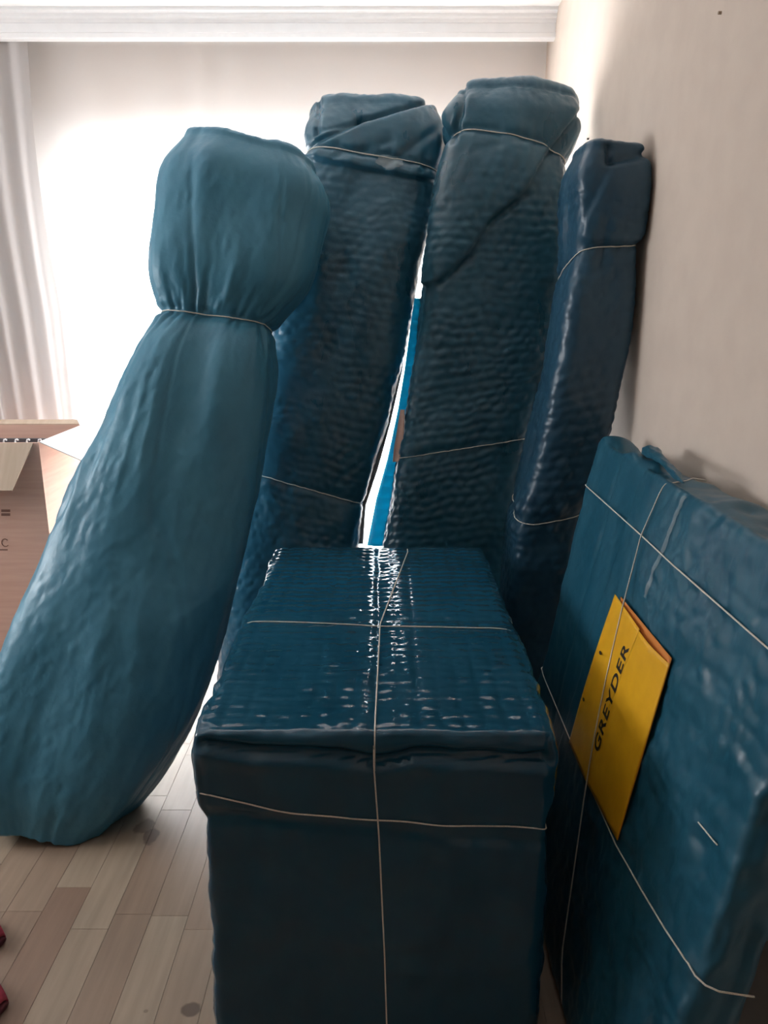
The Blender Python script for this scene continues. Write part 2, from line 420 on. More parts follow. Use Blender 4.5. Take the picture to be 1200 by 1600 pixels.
class Bundle:
    """A package stood on end: rounded rectangular sections along keyframes (top first)."""
    def __init__(s, keys, n_exp, fl=0.0, fr=0.0, cap_top=.05, cap_bot=.03, step=.0065, cap_n=4.0):
        K = []
        for (l, r, Y, d) in keys:
            PL = at(l[0], l[1], Y+fl*d); PR = at(r[0], r[1], Y+fr*d)
            zl = at(l[0], l[1], Y+fl*d)[2]; zr = at(r[0], r[1], Y+fr*d)[2]
            c = np.array([(PL[0]+PR[0])/2, Y, (zl+zr)/2]); sx = PR[0]-PL[0]; sz = zr-zl
            K.append(np.concatenate([c, [sx, sz, d]]))
        K = np.array(K); seglen = np.linalg.norm(np.diff(K[:, :3], axis=0), axis=1); T = np.concatenate([[0], np.cumsum(seglen)])
        s.T = T; s.keyT = T; L = T[-1]; nr = int(L/step); tt = np.linspace(0, L, nr)
        dK = np.gradient(K, T, axis=0)
        idx = np.clip(np.searchsorted(T, tt, side='right')-1, 0, len(T)-2)
        h = (T[idx+1]-T[idx]); q = (tt-T[idx])/h; q2 = q*q; q3 = q2*q
        R = ((2*q3-3*q2+1)[:, None]*K[idx] + (q3-2*q2+q)[:, None]*h[:, None]*dK[idx] + (-2*q3+3*q2)[:, None]*K[idx+1] + (q3-q2)[:, None]*h[:, None]*dK[idx+1])
        s.L = L
        C = R[:, :3]; ax = np.gradient(C, axis=0); ax /= np.linalg.norm(ax, axis=1)[:, None]     # points down
        k_ = 31; pad = np.pad(ax, ((k_//2, k_//2), (0, 0)), mode='edge'); ax = np.stack([np.convolve(pad[:, i], np.ones(k_)/k_, 'valid') for i in range(3)], 1)
        ax /= np.linalg.norm(ax, axis=1)[:, None]
        S = np.stack([R[:, 3], np.zeros(nr), R[:, 4]], 1); W = np.linalg.norm(S, axis=1); S /= W[:, None]
        N = np.cross(S, -ax); N /= np.linalg.norm(N, axis=1)[:, None]     # toward the camera
        N = np.where(N[:, 1:2] > 0, -N, N)
        D = R[:, 5]
        # perimeter sampling, even in arc length
        w0, d0 = W.mean()/2, D.mean()/2
        th = np.linspace(-np.pi, np.pi, 4001)
        def se(th, w, d):
            c_, s_ = np.cos(th), np.sin(th)
            return w*np.sign(c_)*np.abs(c_)**(2/n_exp), d*np.sign(s_)*np.abs(s_)**(2/n_exp)
        ex, ey = se(th, w0, d0); al = np.concatenate([[0], np.cumsum(np.hypot(np.diff(ex), np.diff(ey)))])
        m = int(al[-1]/step); s.m = m
        ths = np.interp(np.linspace(0, al[-1], m, endpoint=False), al, th)
        s.per = np.linspace(0, al[-1], m, endpoint=False); s.perim = al[-1]
        cx_, cy_ = se(ths, 1, 1)
        # rings incl. caps
        rings = []; hh = []
        def ring(i, sc, off):
            return C[i]+ax[i]*off + sc*(cx_[:, None]*S[i]*(W[i]/2) + cy_[:, None]*N[i]*(D[i]/2))
        nc = 22
        for a in np.linspace(np.pi/2, 0, nc, endpoint=False)[1:]:
            sc = np.cos(a)**(2/cap_n); of = np.sin(a)**(2/cap_n)
            rings.append(ring(0, sc, -cap_top*of)); hh.append(-cap_top*of-(1-sc)*.1)
        s.ntop = len(rings)
        for i in range(nr): rings.append(ring(i, 1, 0)); hh.append(tt[i])
        for a in np.linspace(0, np.pi/2, nc)[1:-1]:
            sc = np.cos(a)**(2/cap_n); of = np.sin(a)**(2/cap_n)
            rings.append(ring(nr-1, sc, cap_bot*of)); hh.append(L+cap_bot*of+(1-sc)*.1)
        s.G = np.array(rings); s.h = np.array(hh)[:, None]; s.s = s.per[None, :]
        s.pole_top = C[0]-ax[0]*cap_top; s.pole_bot = C[-1]+ax[-1]*cap_bot
        s.tt = tt; s.N = N; s.S = S; s.front = np.clip(cy_, 0, 1)[None, :]*np.ones_like(s.h); s.cx = cx_; s.cy = cy_
        s.px, s.py = proj(s.G)
        s.calc_n()
    def calc_n(s):
        dv = np.gradient(s.G, axis=0); du = np.roll(s.G, -1, 1)-np.roll(s.G, 1, 1)
        n = np.cross(du, dv); n /= np.linalg.norm(n, axis=2)[..., None]+1e-12
        cen = s.G.mean(1, keepdims=True); sg = np.sign(((s.G-cen)*n).sum(2).mean()); s.n = n*sg
    def push(s, d): s.G = s.G+s.n*d[..., None]
    def mesh(s, name, mat_, parent, floor_z=.004):
        G = s.G.copy()
        G[..., 2] = np.maximum(G[..., 2], floor_z)
        s.G = G
        nr, m, _ = G.shape
        V = np.concatenate([G.reshape(-1, 3), [s.pole_top if s.pole_top[2] > floor_z else [*s.pole_top[:2], floor_z]], [[*s.pole_bot[:2], max(s.pole_bot[2], floor_z)]]])
        i = np.arange(nr-1)[:, None]*m; j = np.arange(m)[None, :]; j2 = (j+1) % m
        Fq = np.stack([i+j, i+m+j, i+m+j2, i+j2], -1).reshape(-1, 4)
        a = nr*m; fan = [(a, j_, (j_+1) % m) for j_ in range(m)]; e0 = (nr-1)*m; fan2 = [(a+1, e0+(j_+1) % m, e0+j_) for j_ in range(m)]
        fans = np.array([(q[0], q[1], q[2], q[2]) for q in fan+fan2])
        ob = link_mesh(name, V, Fq, mat_, parent)
        bm = bmesh.new(); bm.from_mesh(ob.data); bm.verts.ensure_lookup_table()
        for q in fan+fan2: bm.faces.new([bm.verts[k] for k in q]).smooth = True
        bmesh.ops.recalc_face_normals(bm, faces=bm.faces)
        bm.to_mesh(ob.data); bm.free()
        s.ob = ob; return ob
    def side_dip(s, k):                    # height shift of a string that slants along the left side
        return k*np.clip((1-s.cy)/2, 0, 1)*sstep(.2, -.9, s.cx)
    def loop(s, t, parent, r=.0017, off=.002, dip=0.0, name='string'):
        tv = t+s.side_dip(dip); i = np.clip(np.round(tv/s.L*(len(s.tt)-1)).astype(int), 0, len(s.tt)-1)+s.ntop
        j = np.arange(s.m); P = s.G[i, j]; n = s.n[i, j]
        k = 9; idx = (np.arange(s.m)[:, None]+np.arange(-(k//2), k//2+1)[None, :]) % s.m
        P = P[idx].mean(1)+n*(off+.0012)
        V, Fc = tube(P[::2], r, 6, closed=True)
        return MB().add(V, Fc).build(name, M_string, parent, smooth=True)

def pinch(b, t, depth, sig, pleat=.006, seed=0, freq=55, dip=0.0):
    dt = b.h-t-b.side_dip(dip)[None, :]
    g = np.exp(-(dt/sig)**2)
    per = b.s+0*b.h
    b.push(-depth*np.exp(-(dt/(sig*.35))**2)+0*per)
    b.push(pleat*np.exp(-np.abs(dt)/(sig*1.6))*(1-np.exp(-(dt/.008)**2))*noise3(per*freq, dt*6, 0, seed))
def poly_mask(b, poly, soft=3.0):
    """1 inside a polygon drawn over the face, soft rim; used to shape folded flaps."""
    P = np.array(poly, float); x, y = b.px, b.py
    ins = np.zeros_like(x, bool); dmin = np.full_like(x, 1e9); n = len(P)
    for i in range(n):
        x1, y1 = P[i]; x2, y2 = P[(i+1) % n]
        with np.errstate(divide='ignore', invalid='ignore'):
            c = ((y1 > y) != (y2 > y)) & (x < (x2-x1)*(y-y1)/(y2-y1+1e-9)+x1)
        ins ^= c
        t = np.clip(((x-x1)*(x2-x1)+(y-y1)*(y2-y1))/((x2-x1)**2+(y2-y1)**2), 0, 1)
        dmin = np.minimum(dmin, np.hypot(x-x1-t*(x2-x1), y-y1-t*(y2-y1)))
    sd = np.where(ins, dmin, -dmin)
    return sstep(-soft, soft, sd)*sstep(.15, .4, b.front)
def line_crease(b, p, q, width, depth):
    (x1, y1), (x2, y2) = p, q; x, y = b.px, b.py
    t = np.clip(((x-x1)*(x2-x1)+(y-y1)*(y2-y1))/((x2-x1)**2+(y2-y1)**2), 0, 1)
    d = np.hypot(x-x1-t*(x2-x1), y-y1-t*(y2-y1))
    b.push(-depth*np.exp(-(d/width)**2)*sstep(.1, .4, b.front))

# --- A: the long soft roll leaning in from the left
kA = [((284, 226), (494, 278), 2.71, .26), ((257, 258), (511, 304), 2.69, .31), ((238, 340), (502, 378), 2.645, .32), ((235, 425), (480, 455), 2.60, .30),
      ((248, 491), (430, 516), 2.585, .25), ((212, 548), (431, 566), 2.54, .30), ((150, 690), (414, 708), 2.45, .34), ((76, 850), (380, 872), 2.33, .36),
      ((14, 1020), (338, 1030), 2.19, .36), ((-30, 1150), (288, 1150), 2.09, .34), ((-42, 1240), (212, 1255), 2.02, .30), ((-20, 1284), (165, 1303), 1.985, .24)]
A = Bundle(kA, 3.0, fl=-.10, fr=.10, cap_top=.045, cap_bot=.01, step=.0065, cap_n=3.4)
rootA = empty('wrapped_roll', (float(A.G[-1].mean(0)[0]), 1.98, 0), 'long soft teal wrapped roll tied once, leaning left of the others', 'wrapped roll', 'wrapped rolls standing in the corner')
P_ = A.s+0*A.h; H_ = A.h+0*A.s; tW = A.keyT[4]
A.push(.012*fbm(P_*5, H_*2.2, 1.0, 3, 2)*sstep(-.05, .1, A.h))
fan = P_-.12*(H_-tW)*0
A.push(.0085*fbm(P_*9+1.2*(H_-tW), H_*1.3, 2.0, 5, 2))
A.push(.006*ridge(P_*5.5-1.5*(H_-tW), H_*1.6, 2.6, 35, 1)*sstep(tW-.05, tW+.3, A.h)-.002)
A.push(.0022*ridge(P_*22+2.0*(H_-tW), H_*4.2, 3.0, 15, 2)*sstep(.0, .08, A.h)*sstep(-.3, .5, noise3(P_*5, H_*3, 1, 66)))
pinch(A, tW, .016, .05, .011, 9, 48)
A.push(.006*noise3(P_*30, H_*2, 0, 77)*sstep(A.L-.18, A.L, A.h))
A.push(-.005*np.clip(1-np.abs(noise3(P_*8+1.0*(H_-tW), H_*1.1, 4.0, 88))/.07, 0, 1)*sstep(.03, .12, A.h))
A.push(.0013*fbm(P_*60, H_*30, 0, 21, 2))
A.calc_n()
A.mesh('wrapping', M_cloth, rootA)
A.loop(tW, rootA, r=.0019, off=.004)

# --- B: second roll, flap folded over its head
kB = [((482, 180), (676, 186), 3.13, .20), ((473, 208), (692, 222), 3.10, .24), ((478, 246), (688, 282), 3.06, .24), ((460, 316), (677, 340), 3.02, .25), ((425, 424), (652, 450), 2.96, .26),
      ((405, 607), (609, 652), 2.87, .27), ((374, 738), (566, 792), 2.81, .27), ((354, 875), (552, 905), 2.75, .28), ((332, 1090), (520, 1118), 2.66, .28)]
B = Bundle(kB, 3.4, fl=-.3, fr=-.25, cap_top=.055, cap_bot=.01, cap_n=3.2)
rootB = empty('wrapped_roll', (float(B.G[-1].mean(0)[0]), 2.66, 0), 'teal bubble wrapped roll with a slanting flap folded across its head', 'wrapped roll', 'wrapped rolls standing in the corner')
P_ = B.s+0*B.h; H_ = B.h+0*B.s
B.push(.009*fbm(P_*6, H_*4, 1, 31, 3))
B.push(.0052*1.0*bubbles(P_, H_, .044, .031, 5)*sstep(B.keyT[2]-.02, B.keyT[2]+.1, B.h)*(.55+.45*noise3(P_*7, H_*7, 3, 8)))
B.push(.018*poly_mask(B, [(462, 246), (500, 214), (560, 190), (676, 163), (720, 190), (710, 290), (600, 268), (480, 250)], 3.5))
B.push(.010*poly_mask(B, [(495, 120), (720, 120), (720, 166), (676, 162), (560, 186), (510, 208), (492, 200)], 4)*.8)
line_crease(B, (480, 236), (560, 190), 4, .018); line_crease(B, (560, 190), (672, 164), 4, .018); line_crease(B, (498, 140), (497, 212), 4, .016)
line_crease(B, (692, 160), (690, 290), 6, .010); line_crease(B, (520, 250), (610, 222), 6, .005); line_crease(B, (600, 262), (680, 205), 6, .005)
pinch(B, B.keyT[2], .010, .045, .006, 12, 40); pinch(B, B.keyT[6], .006, .05, .005, 13, 34)
B.push(.0045*ridge(P_*9, H_*7, 4, 41, 2)*np.exp(-((B.h-B.keyT[6])/.16)**2))
B.push(.0011*fbm(P_*55, H_*55, 0, 22, 2)); B.calc_n()
B.mesh('wrapping', M_bub, rootB)
B.loop(B.keyT[2], rootB, .0019, .003); B.loop(B.keyT[6], rootB, .0019, .003)

# --- C: third and tallest roll
kC = [((716, 166), (898, 174), 2.96, .22), ((694, 192), (911, 204), 2.94, .26), ((706, 226), (890, 262), 2.90, .25), ((690, 285), (893, 302), 2.87, .28), ((664, 420), (894, 426), 2.83, .29), ((652, 520), (886, 526), 2.80, .29),
      ((635, 640), (864, 610), 2.77, .29), ((623, 716), (840, 689), 2.74, .29), ((597, 850), (826, 833), 2.70, .29), ((568, 1095), (800, 1085), 2.64, .29)]
C = Bundle(kC, 3.4, fl=.0, fr=-.3, cap_top=.05, cap_bot=.01, cap_n=3.6)
rootC = empty('wrapped_roll', (float(C.G[-1].mean(0)[0]), 2.58, 0), 'tallest teal bubble wrapped roll with a long diagonal seam across its front', 'wrapped roll', 'wrapped rolls standing in the corner')
P_ = C.s+0*C.h; H_ = C.h+0*C.s
C.push(.008*fbm(P_*6, H_*4, 1, 51, 3))
C.push(.0060*1.05*bubbles(P_, H_, .044, .031, 9)*sstep(C.keyT[2]-.02, C.keyT[2]+.2, C.h)*(.6+.4*noise3(P_*6, H_*6, 3, 18)))
C.push(.019*poly_mask(C, [(640, 450), (690, 440), (730, 400), (765, 345), (820, 300), (850, 245), (905, 172), (905, 90), (640, 90)], 2))
line_crease(C, (905, 172), (850, 248), 5, .008); line_crease(C, (820, 304), (765, 350), 6, .008); line_crease(C, (690, 440), (735, 402), 5, .006)
line_crease(C, (728, 140), (714, 226), 4, .016); line_crease(C, (745, 235), (860, 215), 7, .004)
pinch(C, C.keyT[2], .010, .05, .007, 22, 40); pinch(C, C.keyT[7], .004, .04, .004, 23, 34)
C.push(.0011*fbm(P_*55, H_*55, 0, 25, 2)); C.calc_n()
C.mesh('wrapping', M_bub, rootC)
C.loop(C.keyT[2], rootC, .0019, .003); C.loop(C.keyT[7], rootC, .0016, .003)

# --- D: narrow roll against the right wall
kD = [((893, 252), (1009, 240), 2.365, .22), ((882, 272), (1016, 262), 2.365, .25), ((873, 345), (1008, 352), 2.365, .26), ((873, 398), (998, 384), 2.365, .24), ((862, 480), (996, 460), 2.365, .26),
      ((836, 620), (972, 602), 2.365, .26), ((810, 730), (938, 735), 2.365, .26), ((794, 793), (915, 800), 2.365, .25), ((785, 860), (898, 890), 2.365, .25), ((774, 1000), (872, 1020), 2.365, .23), ((768, 1165), (856, 1172), 2.365, .21)]
D = Bundle(kD, 5.5, fl=.38, fr=-.38, cap_top=.03, cap_bot=.01, cap_n=4)
rootD = empty('wrapped_roll', (float(D.G[-1].mean(0)[0]), 2.44, 0), 'narrow deep blue wrapped roll leaning on the right wall', 'wrapped roll', 'wrapped rolls standing in the corner')
P_ = D.s+0*D.h; H_ = D.h+0*D.s
D.push(.006*fbm(P_*7, H_*5, 1, 61, 3))
D.push(.0050*1.3*bubbles(P_, H_, .040, .034, 19)*sstep(.02, .15, D.h)*(.55+.45*noise3(P_*8, H_*8, 3, 28)))
line_crease(D, (948, 228), (952, 252), 4, .014); line_crease(D, (950, 252), (1010, 240), 4, .010)
D.push(.008*poly_mask(D, [(955, 262), (1020, 248), (1020, 360), (985, 382), (920, 378), (905, 370)], 5))
pinch(D, D.keyT[3], .008, .04, .006, 32, 40, .075); pinch(D, D.keyT[7], .008, .05, .006, 33, 40, -.045)
D.push(.006*ridge(P_*13, H_*8, 4, 43, 2)*np.exp(-((D.h-D.keyT[7])/.10)**2))
D.push(.0011*fbm(P_*55, H_*55, 0, 29, 2)); D.calc_n()
D.G[..., 0] = np.minimum(D.G[..., 0], XW-.006)
D.mesh('wrapping', M_bubdark, rootD)
D.loop(D.keyT[3], rootD, .0016, .003, dip=.075); D.loop(D.keyT[7], rootD, .0016, .003, dip=-.045)

V, Fc = tube([at(812, 1047, 2.247), at(819, 1043, 2.238), at(828, 1037, 2.234)], .0028, 7)
MB().add(V, Fc).build('string_end', M_string, rootD, smooth=True)
# wrap edge standing off the tallest roll's left side, lit through by the window
def ribbon(name, cl, cr_, Y0, Y1, mat_, parent, bub=.0, thick=.002, rows=220):
    """a strip between two drawn edges, given thickness and a row of bubbles"""
    cl = np.array(cl, float); cr_ = np.array(cr_, float)
    q = np.linspace(0, 1, rows); ya = np.linspace(cl[0, 1], cl[-1, 1], rows)
    xl = np.interp(ya, cl[:, 1], cl[:, 0]); xr = np.interp(ya, cr_[:, 1], cr_[:, 0]); cols = 9
    V = []
    for i in range(rows):
        Y = Y0+(Y1-Y0)*q[i]
        a = at(xl[i], ya[i], Y+.05); b_ = at(xr[i], ya[i], Y)
        for k in range(cols):
            e = k/(cols-1); p = a+(b_-a)*e
            p = p+np.array([-.2, -1, 0])*bub*(.45+.75*abs(math.sin(ya[i]/5.5)))*math.sin(math.pi*e)
            V.append(p)
    V = np.array(V); i = np.arange(rows-1)[:, None]*cols+np.arange(cols-1)[None, :]
    Fq = np.stack([i, i+cols, i+cols+1, i+1], -1).reshape(-1, 4)
    ob = link_mesh(name, V, Fq, mat_, parent)
    s_ = ob.modifiers.new('thickness', 'SOLIDIFY'); s_.thickness = thick; s_.offset = 0
    return ob
o = ribbon('wrap_edge', [(648, 466), (640, 520), (632, 580), (622, 640), (606, 715), (588, 780), (574, 852)], [(664, 466), (658, 520), (652, 580), (646, 640), (632, 715), (618, 780), (606, 852)], 2.84, 2.72, M_flange, rootC, .011)
o['label'] = 'bright teal wrap edge lit from behind'
o = ribbon('card_corner', [(626, 640), (622, 665), (616, 700), (614, 722)], [(632, 640), (631, 665), (630, 700), (622, 722)], 2.70, 2.68, M_card, rootC, 0, .003, 40)
o['label'] = 'brown cardboard showing through the torn wrap'
o = ribbon('card_edge', [(626, 500), (614, 580), (594, 660), (575, 730), (554, 790), (548, 850)], [(640, 500), (628, 580), (610, 660), (591, 730), (571, 790), (567, 850)], 2.90, 2.76, M_card_lit, rootB, 0, .003, 120)
o['label'] = 'cardboard edge along the open side, window light painted in'  # light along this backlit edge is put into its colour
# clear sticker over B's string
bvB = BVHTree.FromPolygons([tuple(v) for v in (B.G.reshape(-1, 3))], [tuple(q) for q in np.stack([(np.arange(B.G.shape[0]-1)[:, None]*B.m+np.arange(B.m)[None, :]), (np.arange(1, B.G.shape[0])[:, None]*B.m+np.arange(B.m)[None, :]), (np.arange(1, B.G.shape[0])[:, None]*B.m+(np.arange(B.m)[None, :]+1) % B.m), (np.arange(B.G.shape[0]-1)[:, None]*B.m+(np.arange(B.m)[None, :]+1) % B.m)], -1).reshape(-1, 4)])
def patch(name, bv, cx_, cy_, rx, ry, mat_, parent, crinkle=.002, off=.003, rot=0):
    n = 22; V = [] ; ok = {}
    for i in range(n+1):
        for j in range(n+1):
            a = (i/n*2-1); b_ = (j/n*2-1)
            if a*a+b_*b_ > 1.02+.15*math.sin(5*math.atan2(b_, a)): continue
            x_ = a*rx; y_ = b_*ry
            d = Vector(ray(cx_+x_*math.cos(rot)-y_*math.sin(rot), cy_+x_*math.sin(rot)+y_*math.cos(rot))).normalized()
            h_, nn, _, _ = bv.ray_cast(Vector((0, 0, CH)), d)
            if h_ is None: continue
            if nn.dot(d) > 0: nn = -nn
            p = h_+nn*(off+crinkle*(1+float(noise3(a*4, b_*4, .5, 5))))
            ok[(i, j)] = len(V); V.append(tuple(p))
    Fc = [(ok[i, j], ok[i+1, j], ok[i+1, j+1], ok[i, j+1]) for i in range(n) for j in range(n) if all(k in ok for k in ((i, j), (i+1, j), (i+1, j+1), (i, j+1)))]
    return link_mesh(name, V, Fc, mat_, parent)
o = patch('sticker', bvB, 608, 254, 22, 11, M_tape, rootB, .003, .004, .1); o['label'] = 'crumpled clear sticker'

# ------------------------------------------------------------------ rounded boxes with fine faces
def rbox(hx, hy, hz, r, steps):
    """points on a rounded box, one shared grid; steps = (dx, dy, dz)"""
    def line(h, st):
        n = max(2, int(2*h/st)); return np.linspace(-h, h, n+1)
    X, Y, Z = line(hx, steps[0]), line(hy, steps[1]), line(hz, steps[2])
    Vs = []; Fs = []; n0 = 0
    def face(U, W, fn, flip):
        nonlocal n0
        a, b_ = np.meshgrid(U, W, indexing='ij'); P = fn(a.ravel(), b_.ravel()); nu, nw = len(U), len(W)
        i = (np.arange(nu-1)[:, None]*nw+np.arange(nw-1)[None, :]); q = np.stack([i, i+nw, i+nw+1, i+1], -1).reshape(-1, 4)
        if flip: q = q[:, ::-1]
        Vs.append(P); Fs.append(q+n0); n0 += len(P)
    for sg in (1, -1):
        face(X, Y, lambda a, b_: np.stack([a, b_, np.full_like(a, sg*hz)], 1), sg < 0)
        face(X, Z, lambda a, b_: np.stack([a, np.full_like(a, sg*hy), b_], 1), sg > 0)
        face(Y, Z, lambda a, b_: np.stack([np.full_like(a, sg*hx), a, b_], 1), sg < 0)
    V = np.concatenate(Vs); Fq = np.concatenate(Fs)
    key = np.round(V*1e5).astype(np.int64); _, first, inv = np.unique(key, axis=0, return_index=True, return_inverse=True)
    inv = inv.ravel(); V = V[first]; Fq = inv[Fq]
    H = np.array([hx, hy, hz]); q = np.clip(V, -(H-r), H-r); d = V-q; l = np.linalg.norm(d, axis=1)[:, None]; n = d/np.maximum(l, 1e-9)
    return V, q+n*r, n, Fq

# --- E: the big box in front
bx0, bx1, by0, by1, bz1 = -.342, .312, 1.235, 2.365, .752
cE = np.array([(bx0+bx1)/2, (by0+by1)/2, bz1/2]); hE = np.array([(bx1-bx0)/2, (by1-by0)/2, bz1/2])
raw, PE, nE, FE = rbox(hE[0], hE[1], hE[2], .022, (.0055, .0055, .0065))
x, y, z = PE[:, 0], PE[:, 1], PE[:, 2]
top = sstep(.5, .9, nE[:, 2]); frt = sstep(.5, .9, -nE[:, 1]); sid = sstep(.5, .9, np.abs(nE[:, 0]))
yf = y+hE[1]                                  # distance from the front edge
d = .005*fbm(x*4, y*4, z*4, 70, 2)*(1-.6*top)
# quilted rows across the lid: small cells whose front rims catch the light
row_h = .0335; col_w = .041
wx = x+.004*noise3(x*9, y*9, 1, 71); wy = y+.0045*noise3(x*11, y*5, 2, 72)
rowi = np.floor(wy/row_h); fv = wy/row_h-rowi; cu = wx/col_w; fu = cu-np.floor(cu)-.5
cell = np.clip(1-np.abs(2*fu)**3.2, 0, 1)*(.45*np.sin(np.pi*fv)**.7+.35*np.sin(2*np.pi*fv+.6)*.4)
d = d+top*(.0052*cell*(.85+.25*noise3(x*8, y*8, 3, 73))+.0007*noise3(x*60, y*120, 0, 74)+.0005*noise3(x*24, y*220, 0, 79))
d = d+top*.0012*noise3(x*5, y*12, 0, 75)
# sag of the lid between the strings
d = d-top*.003*np.exp(-((y+.04)/.02)**2)-top*.003*np.exp(-((x-.005)/.02)**2)
# front: hem turned over the upper edge, groove above it
hem = bz1/2-.045-.010*noise3(x*6, 0, 0, 76)-.004*noise3(x*26, 0, 0, 86)-.010*np.exp(-((x-.0)/.03)**2)-.012*np.clip(x, 0, .3)/.3+.006*np.clip(-x, 0, .3)/.3
dz = z-hem
d = d+frt*(.014*sstep(.004, -.002, dz)*np.exp(-np.clip(-dz, 0, 1)/.03)-.018*np.exp(-((dz-.012)/.010)**2))
d = d+frt*.004*sstep(-.13, -.11, dz)*sstep(0, -.02, dz)
d = d+frt*(.005*ridge(x*4, 0, z*5, 77, 2)+.0014*fbm(x*28, 0, z*28, 78, 2))
zs = .175+.03*np.clip((.02-x)/.3, -1, 1)      # front string level
d = d-frt*.005*np.exp(-((z-zs)/.012)**2)
d = d+sid*(.005*ridge(0, y*6, z*5, 80, 2)+.0025*fbm(0, y*40, z*34, 81, 2)-.008*np.exp(-((z-.19)/.02)**2)+.012*np.exp(-((z-.28)/.05)**2)+.006*sstep(.15, .2, z))
PW = PE+nE*d[:, None]
# the carton narrows slightly toward the floor
PW[:, 2] = np.maximum(PW[:, 2], -hE[2]+.003)
PW = PW+cE
rootE = empty('wrapped_box', (float(cE[0]), float(cE[1]), 0), 'large glossy teal wrapped box tied crosswise with string in the foreground', 'wrapped box')
link_mesh('wrapping', PW, FE, M_box, rootE)
bvE = BVHTree.FromPolygons([tuple(v) for v in PW], [tuple(q) for q in FE])
def taut_pts(bv, poly, n, r=.0016, step=.008):
    """a string pulled tight over a surface: the hull of the heights under it"""
    P = dense(poly, step); n = np.array(n, float); hs = []
    for p in P:
        h_, nn, _, _ = bv.ray_cast(Vector(p+n*.10), Vector(-n)); hs.append(-1e9 if h_ is None else float(np.dot(np.array(h_)-p, n)))
    hs = np.array(hs); L_ = np.concatenate([[0], np.cumsum(np.linalg.norm(np.diff(P, axis=0), axis=1))])
    ok = [i for i in range(len(P)) if hs[i] > -.09]; hull = []
    for i in ok:
        while len(hull) >= 2 and (hs[hull[-1]]-hs[hull[-2]])*(L_[i]-L_[hull[-2]]) <= (hs[i]-hs[hull[-2]])*(L_[hull[-1]]-L_[hull[-2]]): hull.pop()
        hull.append(i)
    return P[ok]+n*(np.interp(L_[ok], L_[hull], hs[hull])+r*.7)[:, None]
def string_of(pts, parent, r=.0016, name='string'):
    V, Fc = tube(pts, r, 6); return MB().add(V, Fc).build(name, M_string, parent, smooth=True)
def wrap_string(bv, poly, parent, r=.0015, off=.0016, closed=False, name='string', step=.014, cen=None):
    P = dense(poly, step); out = []
    for p in P:
        h_, nn, _, _ = bv.find_nearest(Vector(p))
        v = Vector(p)-h_
        dirn = v.normalized() if v.length > 1e-4 else nn
        out.append(np.array(h_+dirn*off))
    out = np.array(out)
    k = 5; idx = np.clip(np.arange(len(out))[:, None]+np.arange(-2, 3)[None, :], 0, len(out)-1); out = out[idx].mean(1)
    if closed: out = out[:-1]
    V, Fc = tube(out, r, 6, closed)
    return MB().add(V, Fc).build(name, M_string, parent, smooth=True)
g = .03
def boxp(px, py, face):
    if face == 'front': return on_plane(px, py, (0, by0-g*.5, 0), np.array([0, 1., 0]))
    return on_plane(px, py, (0, 0, bz1+g*.5), np.array([0, 0, 1.]))
f0 = boxp(318, 1248, 'front'); f1 = boxp(440, 1277, 'front'); f2 = boxp(590, 1290, 'front'); f3 = boxp(830, 1302, 'front')
f4 = f3+np.array([.06, 0, -.004])
back = by1+g
wrap_string(bvE, [f0, f1, f2, f3, f4, (bx1+g, by0, f4[2]), (bx1+g, back, f4[2]), (bx0-g, back, f0[2]), (bx0-g, by0, f0[2]), f0], rootE, closed=True)
t0 = boxp(637, 857, 'top'); t1 = boxp(594, 968, 'top'); t2 = boxp(586, 1120, 'top'); t3 = boxp(584, 1168, 'top')
v1 = boxp(584, 1200, 'front'); v2 = boxp(592, 1310, 'front'); v3 = boxp(601, 1500, 'front'); v4 = np.array([v3[0]+.006, by0-g*.5, .03])
tp = taut_pts(bvE, [t0+np.array([0, .03, 0]), t0, t1, t2, t3], (0, 0, 1))
fp = taut_pts(bvE, [v1+np.array([0, 0, .035]), v1, v2, v3, v4], (0, -1, 0))
bp_ = np.array([(tp[0][0], by1+.012, bz1-.03), (tp[0][0], by1+.014, .03)])
string_of(np.concatenate([bp_[::-1], tp, fp]), rootE, .0015)
s0 = boxp(412, 962, 'top'); s1 = boxp(594, 971, 'top'); s2 = boxp(790, 975, 'top')
wrap_string(bvE, [(bx0-g, s0[1], .06), (bx0-g, s0[1], bz1-.05), (bx0-.004, s0[1], bz1+.012), s0, s1, s2, (bx1+.004, s2[1], bz1+.012), (bx1+g, s2[1], bz1-.05), (bx1+g, s2[1], .06)], rootE)

# --- F: flat wrapped panel against the right wall
YF0, YF1 = .945, 2.13
Xt, Zt, Xb_ = .600, 1.150, .392
up = np.array([Xt-Xb_, 0, Zt]); Hf = np.linalg.norm(up); up /= Hf
nf = np.array([-up[2], 0, up[0]]); e1 = np.array([0, 1., 0]); Tf = .092
org = np.array([Xb_, (YF0+YF1)/2, 0])+up*Hf/2-nf*Tf/2
raw, PF, nF, FF = rbox((YF1-YF0)/2, Hf/2, Tf/2, .024, (.0065, .0065, .0085))
a, b2, c2 = PF[:, 0], PF[:, 1], PF[:, 2]      # along Y, up the lean, outward
frt = sstep(.5, .9, nF[:, 2]); top = sstep(.5, .9, nF[:, 1])
near = sstep(.25, -.15, a)                    # the camera side is looser
d = .006*fbm(a*5, b2*5, c2*5, 90, 3)
d = d+frt*(.0028*near*bubbles(a, b2, .05, .045, 91, .016)+.0035*near*ridge(a*10, b2*10, 0, 92, 3)+.0012*fbm(a*30, b2*30, 0, 93, 2))
fold = .30-.12*(b2/Hf+.5)                    # overlap line of the film
d = d+frt*.006*sstep(fold+.006, fold-.006, a)-frt*.004*np.exp(-((a-.37)/.012)**2)
